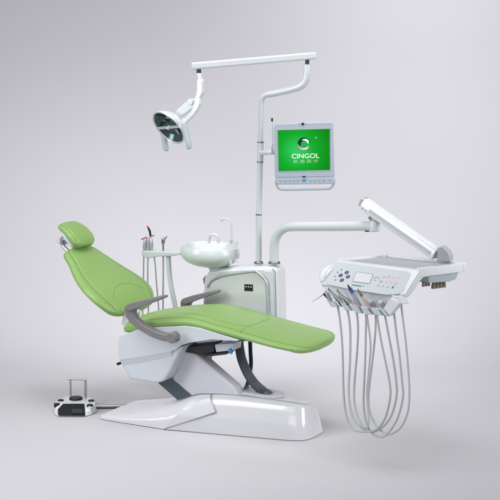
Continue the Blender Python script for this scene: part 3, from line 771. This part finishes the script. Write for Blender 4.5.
# ================================================================== delivery tray
TO = at(361, 291, -.36)                       # middle of the console's lower front edge
ta = radians(-11)
TX = Vector((cos(ta), sin(ta), 0)); TYv = Vector((-sin(ta), cos(ta), -.07)).normalized(); TZ = TX.cross(TYv).normalized()
def tl(x, y, z): return TO + TX*x + TYv*y + TZ*z
tray = thing('delivery_tray', tl(0, .25, .05), 'white instrument tray with a sloping button console and empty grey top', 'instrument tray')
PA, PB_ = .0, .125          # console face: from (y 0, z .012) up to (y .125, z .122)
F0, F1 = (-.006, .012), (.122, .124)
fn = Vector((0, -(F1[1]-F0[1]), F1[0]-F0[0])).normalized()
FN = (TX*fn.x + TYv*fn.y + TZ*fn.z).normalized()
FV = (tl(0, F1[0], F1[1])-tl(0, F0[0], F0[1])).normalized()
def face(px, py, off=0): return meet(px, py, tl(0, F0[0], F0[1]) + FN*off, FN)
def tray_build():
    hw = .238; D_ = .60
    pr = [(.012, -.010), F0, F1, (.165, .125), (.200, .090), (.150, .062), (.098, .020), (.058, -.006)]
    MB().soft([tl(-hw-.012, y, z) for y, z in pr], TX*(2*hw+.024), r=.014, rc=.016).build('tray_body', 'white', tray, ang=60)
    pr = [(.13, .082), (.13, .1225), (D_, .1205), (D_, .088)]
    MB().soft([tl(-hw-.010, y, z) for y, z in pr], TX*(2*hw+.020), r=.008, rc=.008).build('tray_deck', 'white', tray, ang=60)
    def bar(x0, x1, y0, y1, z0, z1, nm, m, bv=.004):
        MB().soft([tl(x0, y0, z0), tl(x1, y0, z0), tl(x1, y1, z0), tl(x0, y1, z0)], TZ*(z1-z0), r=bv, rc=.010).build(nm, m, tray)
    bar(-hw-.012, hw+.014, D_-.022, D_+.008, .095, .134, 'tray_rim', 'white')
    bar(-hw-.013, -hw+.012, .138, D_-.023, .100, .133, 'tray_rim', 'white')
    bar(hw-.010, hw+.015, .138, D_-.023, .088, .133, 'tray_rim', 'white')
    bar(-hw+.03, hw-.03, .175, D_-.04, .11, .1238, 'tray_mat', 'mat', .0015)
    # handle bulge at the outer cheek of the console
    C = cr_spline([(-(hw+.002), .004, .018), (-(hw+.012), .020, .040), (-(hw+.016), .050, .066), (-(hw+.010), .09, .086), (-(hw-.002), .15, .100)], 6)
    MB().tube([tl(*c) for c in C], [.008+.018*sin(pi*min(.98, max(.02, i/(len(C)-1)))) for i in range(len(C))], 14).build('side_handle', 'white', tray)
    # underside box and its couplings
    MB().prism([tl(hw+.004, y, z) for y, z in ((.24, .082), (.55, .092), (.52, .052), (.46, .044), (.25, .050))], -TX*.30).build('valve_box', 'tin', tray, bevel=.004)
    for i, y in enumerate((.25, .278, .306)):
        MB().tube([tl(hw-.03, y, .052), tl(hw-.03, y, .028)], .0072, 12).build('coupling', 'brass', tray, bevel=.001)
    for i, y in enumerate((.37, .405, .44, .475)):
        MB().tube([tl(hw-.04, y, .05), tl(hw-.04, y, .030), tl(hw-.04, y, .029), tl(hw-.04, y, .008)], [.009, .009, .0115, .0115], 14).build('coupling', 'brass', tray, bevel=.001)
    # console face panel with display and keys
    pq = [(335, 262.2), (340, 262), (408, 271.5), (411, 274), (403.5, 290.5), (398, 294), (386, 294.6), (352, 289.6), (329, 284.5), (325, 281.5), (326, 278)]
    MB().prism([face(*p, .0022) for p in pq], -FN*.004).build('console_panel', 'console', tray, bevel=.001)
    dq = [(356.2, 271.6), (373.0, 274.2), (369.6, 283.6), (352.6, 281.2)]
    dsp = MB().prism([face(*p, .004) for p in dq], -FN*.003).build('display', 'lcd', tray, bevel=.0006)
    fr_ = [face(*p, .004) for p in dq]; MB().tube(fr_+[fr_[0]], .0018, 6).build('display_frame', 'greyprint', dsp)
    k = ppx(TO)
    def oval(px, py, r, m, nm, sx=1.0, off=.0024):
        c = face(px, py, off); n = 20
        ring = [c + TX*cos(2*pi*i/n)*r*sx*k + FV*sin(2*pi*i/n)*r*k for i in range(n)]
        return MB().prism(ring, FN*.0025).build(nm, m, tray, bevel=.0006)
    for p in ((346.8, 272.6), (340.7, 275.5), (348.0, 276.9), (342.0, 280.3)):
        o = oval(*p, 2.3, 'navy', 'console_key')
        c = face(*p, .0052); MB().box(c, TX*.0035, FN*.0005, FV*.0012).build('key_mark', 'greyprint', o)
    for (p, m) in (((334.8, 276.4), 'red'), ((337.6, 272.4), 'teal'), ((341.4, 269.8), 'teal'), ((335.6, 280.0), 'teal')):
        oval(*p, .75, m, 'indicator')
    # ring key and the three rows of small pictograms
    c = face(376.4, 278.6, .0032)
    MB().tube([c + TX*cos(2*pi*i/24)*2.5*k + FV*sin(2*pi*i/24)*2.5*k for i in range(20)], .0016, 6).build('ring_key', 'greyprint', tray)
    rows = [((383.8, 277.0), 'greyprint'), ((388.6, 276.9), 'pink'), ((393.4, 277.8), 'pink'), ((398.4, 278.4), 'pink'),
            ((381.0, 281.6), 'greyprint'), ((386.4, 282.0), 'pink'), ((391.2, 282.8), 'pink'), ((396.0, 283.6), 'pink')]
    for i, (p, m) in enumerate(rows):
        c = face(*p, .003)
        if i % 3 == 1:
            MB().tube([c + TX*cos(2*pi*j/16)*1.3*k + FV*sin(2*pi*j/16)*1.3*k for j in range(17)], .0013, 6).build('pictogram', m, tray)
        else:
            mb = MB().box(c, TX*1.2*k, FN*.0006, FV*.45*k); mb.box(c+FV*.9*k, TX*.45*k, FN*.0006, FV*.35*k); mb.build('pictogram', m, tray)
    for p, m in (((378.2, 285.6), 'greyprint'), ((382.8, 286.4), 'greyprint'), ((387.4, 287.2), 'greyprint')):
        mb = MB().box(face(*p, .003), TX*1.3*k, FN*.0006, FV*.4*k); mb.box(face(*p, .003)+FV*.8*k, TX*.5*k, FN*.0006, FV*.35*k); mb.build('pictogram', m, tray)
    mb = MB().box(face(392.6, 287.6, .003), TX*.9*k, FN*.0006, FV*1.1*k); mb.box(face(392.6, 287.6, .003)+FV*1.9*k, TX*.5*k, FN*.0006, FV*.5*k); mb.build('pictogram', 'teal', tray)
    text_mesh('CINGOL', 3.0*k, face(356.6, 285.6, .003), TX, FV, 'teal', 'wordmark', tray, sx=1.05, off=.0002)
    text_mesh('®', 2.0*k, face(363.2, 286.0, .003), TX, FV, 'teal', 'registered_mark', tray)
tray_build()

# --- instrument holder under the console, and the handpieces in it
IA = (TYv*-.78 + TZ*.62).normalized()          # direction towards the tips
IP = TX.cross(IA).normalized()
if IP.z < 0: IP = -IP
def hp(px, py, dy=0): return meet(px, py, tl(0, -.022+dy, -.03), TYv)
def holder():
    hd = thing('instrument_holder', tl(0, .02, -.05), 'pale grey row of six instrument cradles hanging under the console', 'instrument holder')
    rp = [hp(323, 286.5, .03), hp(360, 292.0, .03), hp(398, 296.5, .03), hp(389, 309.5, .03), hp(360, 306, .03), hp(335, 301.0, .03)]
    MB().soft(rp, TYv*.03, r=.003, rc=.006).build('holder_rail', 'white', hd)
    for i, q4 in enumerate([[(326.2, 299.6), (333.2, 301.8), (337.8, 307.2), (331.2, 307)], [(339.4, 302.6), (346.6, 304.8), (351.2, 310.8), (344.5, 310)], [(350.0, 305.0), (357.8, 306.8), (361.8, 313.6), (355, 312.8)],
                            [(360.4, 307.4), (367.4, 308.4), (372.2, 314.7), (365.4, 314.6)], [(369.0, 308.2), (377.6, 309.6), (382.5, 315.7), (374.9, 314.8)], [(379.4, 308.8), (384.6, 310.8), (388.4, 316.5), (385, 315.8)]]):
        o = MB().prism([hp(x, y, -.006) for x, y in q4], TYv*.022).build('cradle', 'holder', hd, bevel=.002)
        if i >= 4:
            c = hp(*((371.8, 303.0), (381.6, 303.4))[i-4], .012)
            MB().tube([c-IA*.02, c+IA*.016, c+IA*.018, c+IA*.004], [.0125, .0125, .0095, .009], 20).build('socket', 'holder', o)
    # white end cheek
    e = [hp(392, 297.0), hp(401, 302.8), hp(390, 316.2), hp(383.6, 308.2)]
    MB().prism([p+TYv*-.006 for p in e], TYv*.034).build('end_cheek', 'white', hd, bevel=.005)
    MB().prism([hp(391, 295), hp(400, 296), hp(403.5, 304), hp(401, 304.5), hp(391.5, 298)], TYv*.05).build('end_bracket', 'white', hd, bevel=.004)
holder()
def handpiece(name, label, parts, hose, dy, hr):
    """parts: (part name, material, [(px, py)], radii) lying along the cradle; hose: picture points of its hanging loop"""
    b = parts[0][2][-1]
    t = thing(name, hp(*b), label, 'dental handpiece', 'handpieces hanging under the tray console')
    for nm, m, pts, r in parts:
        r = r if isinstance(r, list) else [r]*len(pts)
        v = []
        for (x, y) in pts:
            p = hp(x, y); along = (p - hp(*b)).dot(TZ)
            v.append(meet(x, y, p - TYv*along*1.0, TYv))
        MB().tube(v, r, 16).build(nm, m, t, bevel=.0006)
    h0, h1 = hose[0], hose[-1]
    hose = [(h0[0]-2.6, h0[1]-5.4)] + hose + [(h1[0]-.6, h1[1]-5)]
    C = cr_spline(hose, 10)
    n = len(C)
    MB().tube([hp(x, y, dy + .012*sin(3*pi*i/n)) for i, (x, y) in enumerate(C)], hr, 12).build('hose', 'hose', t)
handpiece('air_syringe', 'short syringe with a thin wire nozzle pointing away from the holder end',
          [('grip', 'alu', [(325.3, 290.8), (326.8, 292.6), (328.6, 296.5), (331, 300.5)], [.006, .011, .010, .009]), ('nozzle', 'chrome', [(312.5, 301.4), (318, 298.2), (323.6, 294.4)], [.0016, .0018, .0035]),
           ('lever', 'dark', [(323.4, 293.6), (326.5, 296.8), (330.6, 300.8)], [.005, .0055, .004])],
          [(338, 308), (340.6, 325), (342.3, 345), (343, 370), (343.6, 393), (345.2, 410), (348.4, 422), (354, 429.6), (362, 431.6), (371, 431), (378.6, 427.5), (385.8, 416), (390.2, 397), (389.6, 383), (386.4, 366), (381, 340), (377, 316)], .012, .0056)
handpiece('straight_handpiece', 'grey straight handpiece next to the wire nozzle syringe',
          [('grip', 'alu', [(329.6, 288.6), (333.5, 292.8), (341, 300.6)], [.004, .0105, .0125]), ('shade_edge', 'dark', [(328.4, 288.6), (334.6, 296), (341.6, 306.2)], [.004, .0055, .0045])],  # the dark tube stands in for the shaded underside of the grip
          [(347.6, 311), (349.8, 324), (350.4, 340), (349.9, 365), (348.8, 388), (350, 405), (353.6, 418.5), (360, 426.5), (367.5, 430.8), (375, 431.4), (382, 427.5), (391, 416), (396.4, 397), (396, 380), (393.2, 360), (388.6, 335), (385, 315)], .018, .0059)
handpiece('straight_handpiece', 'grey straight handpiece between its twin and the blue ringed one',
          [('grip', 'alu', [(338.4, 290), (343, 295), (350.5, 302.6)], [.004, .0105, .0125]), ('shade_edge', 'dark', [(337.2, 289.8), (343.4, 297.4), (350.8, 308.4)], [.004, .0055, .0045])],  # underside shade again drawn as a dark tube along the grip
          [(356.6, 313), (358, 328), (357.2, 350), (354.6, 380), (354.0, 397), (355.4, 409), (358.4, 418), (362.6, 425.6), (366.2, 427.6), (368.6, 424.0), (368.2, 412), (367, 392), (369.4, 366), (370.6, 345), (368.8, 328), (366.6, 314)], .006, .0053)
handpiece('scaler_handpiece', 'pointed dark handpiece with a bright blue ring in the holder',
          [('grip', 'alu', [(352, 291.6), (355, 297.6), (359.8, 306)], [.0085, .0105, .0120]), ('ring', 'blue', [(350.3, 288.9), (352.3, 292.2)], [.0095, .0105]), ('tip', 'dark', [(347.4, 284.6), (348.4, 286.3), (350.4, 289.2)], [.0016, .0045, .008]),
           ('shade_edge', 'dark', [(351, 292.4), (355, 300), (359.6, 309.4)], [.004, .0055, .0045])],  # dark tube imitating the shadow edge below the grip
          [(366, 314.5), (365.8, 335), (365.2, 360), (364, 385), (363.4, 400), (364.4, 414), (367.6, 426), (373, 433.8), (379, 436.4), (386, 435.0), (396.7, 420), (402.8, 398), (401.9, 380), (399.4, 355), (396.2, 332), (394, 312)], .024, .0055)
handpiece('curing_handpiece', 'beige collared handpiece with a brown tip in the holder',
          [('grip', 'beige', [(361.6, 295.6), (364.5, 299.8), (369.6, 307.5)], [.0085, .0115, .0115]), ('tip', 'arm', [(358.2, 289.8), (359.6, 292), (361.8, 295.8)], [.0020, .0068, .0085]), ('tip_point', 'dark', [(357.6, 288.6), (358.6, 290.6)], [.0012, .0030])],
          [(375.6, 314.5), (375.4, 332), (373.2, 355), (369.6, 385), (368.6, 401), (370, 412), (373.6, 421), (380, 429.6), (388, 434.2), (395, 432), (402, 425.5), (408, 411), (409.4, 392), (408.2, 368), (405.6, 340), (402.8, 318), (401, 302)], .030, .0052)

# ================================================================== foot control
def foot_control():
    c = atz(75, 411, 0)
    t = thing('foot_control', c, 'white foot control with black pads and a wire loop handle on the floor', 'foot control')
    g = lambda px, py, z: atz(px, py, z)
    # body: outline seen from above at the floor, narrower top
    k = ppx(c)
    lo_ = [(53.4, 411.5), (54.6, 414.2), (57.5, 416.4), (84.2, 416.6), (92, 414.6), (97.0, 411.6), (97.2, 407), (91, 402.5), (80, 401.0), (66, 401.2), (57, 404.4)]
    hi_ = [(54.6, 403.2), (57.0, 404.6), (62.8, 404.2), (84.2, 404.2), (90.0, 407.2), (95.0, 405), (95.0, 401), (90, 396.6), (80, 395.2), (66, 395.4), (58.4, 398.2)]
    L = [g(x, y, .003) for x, y in lo_]; H = [g(x, y, .050) for x, y in hi_]
    cen = sum(L, Vector())/len(L)
    rings = [L] + [[a.lerp(b, k) for a, b in zip(L, H)] for k in (.3, .7, .92)]
    cH = sum(H, Vector())/len(H)
    rings.append([p.lerp(cH, .06)+Vector((0, 0, .001)) for p in H])
    MB().loft(rings).build('pedal_body', 'white', t, ang=40, bevel=.003)
    bp = [g(57.9, 415.4, .008), g(83.9, 415.6, .008), g(84.0, 403.6, .0515), g(63.0, 403.6, .0515), g(57.6, 409.2, .030)]
    off = (CAM-cen).normalized()*.010
    o = MB().prism([p+off for p in bp], Vector((.0, .02, -.006))).build('front_plate', 'black', t, bevel=.002)
    MB().box(g(77, 411, .032)+off*1.2, (.028, .012, 0), (.001, -.002, .0), (0, .004, .010)).build('plate_mark', 'dark', o)
    d = g(76, 398.6, .054)
    MB().lathe(d, (0, 0, 1), [(0, -.01), (.040, -.01), (.040, .004), (.036, .009), (0, .010)], 40).build('centre_pedal', 'black', t)
    for (x, y, z_) in ((60.8, 400.6, .051), (57.0, 404.4, .048), (91.2, 401.0, .051), (90.0, 405.4, .051)):
        p = g(x, y, z_)
        MB().lathe(p, (0, 0, 1), [(0, -.014), (.0185, -.014), (.0185, .003), (.0145, .007), (0, .008)], 24).build('side_button', 'black', t)
    # wire loop handle
    a0, a1 = g(70.6, 396.5, .05), g(85.6, 397.5, .05)
    h = 18.6*k
    for (p, r) in ((a0, .0062), (a1, .0078)):
        MB().tube([p, p+Vector((0, 0, h))], r, 14).build('handle_post', 'rod', t)
    b0, b1 = a0+Vector((0, 0, h)), a1+Vector((0, 0, h)); d = (b1-b0).normalized()
    MB().tube([b0-d*.016, b1+d*.006], .0062, 14).build('handle_bar', 'rod', t)
    # cable tube to the base
    s0, s1 = g(95, 406.2, .018), g(186, 405.2, .018)
    MB().tube([s0, s1], .0095, 16).build('cable', 'rod', t)
    MB().tube([s0+Vector((0, -.002, -.009)), s1+Vector((0, -.002, -.009))], .0055, 12).build('cable_edge', 'dark', t)
foot_control()
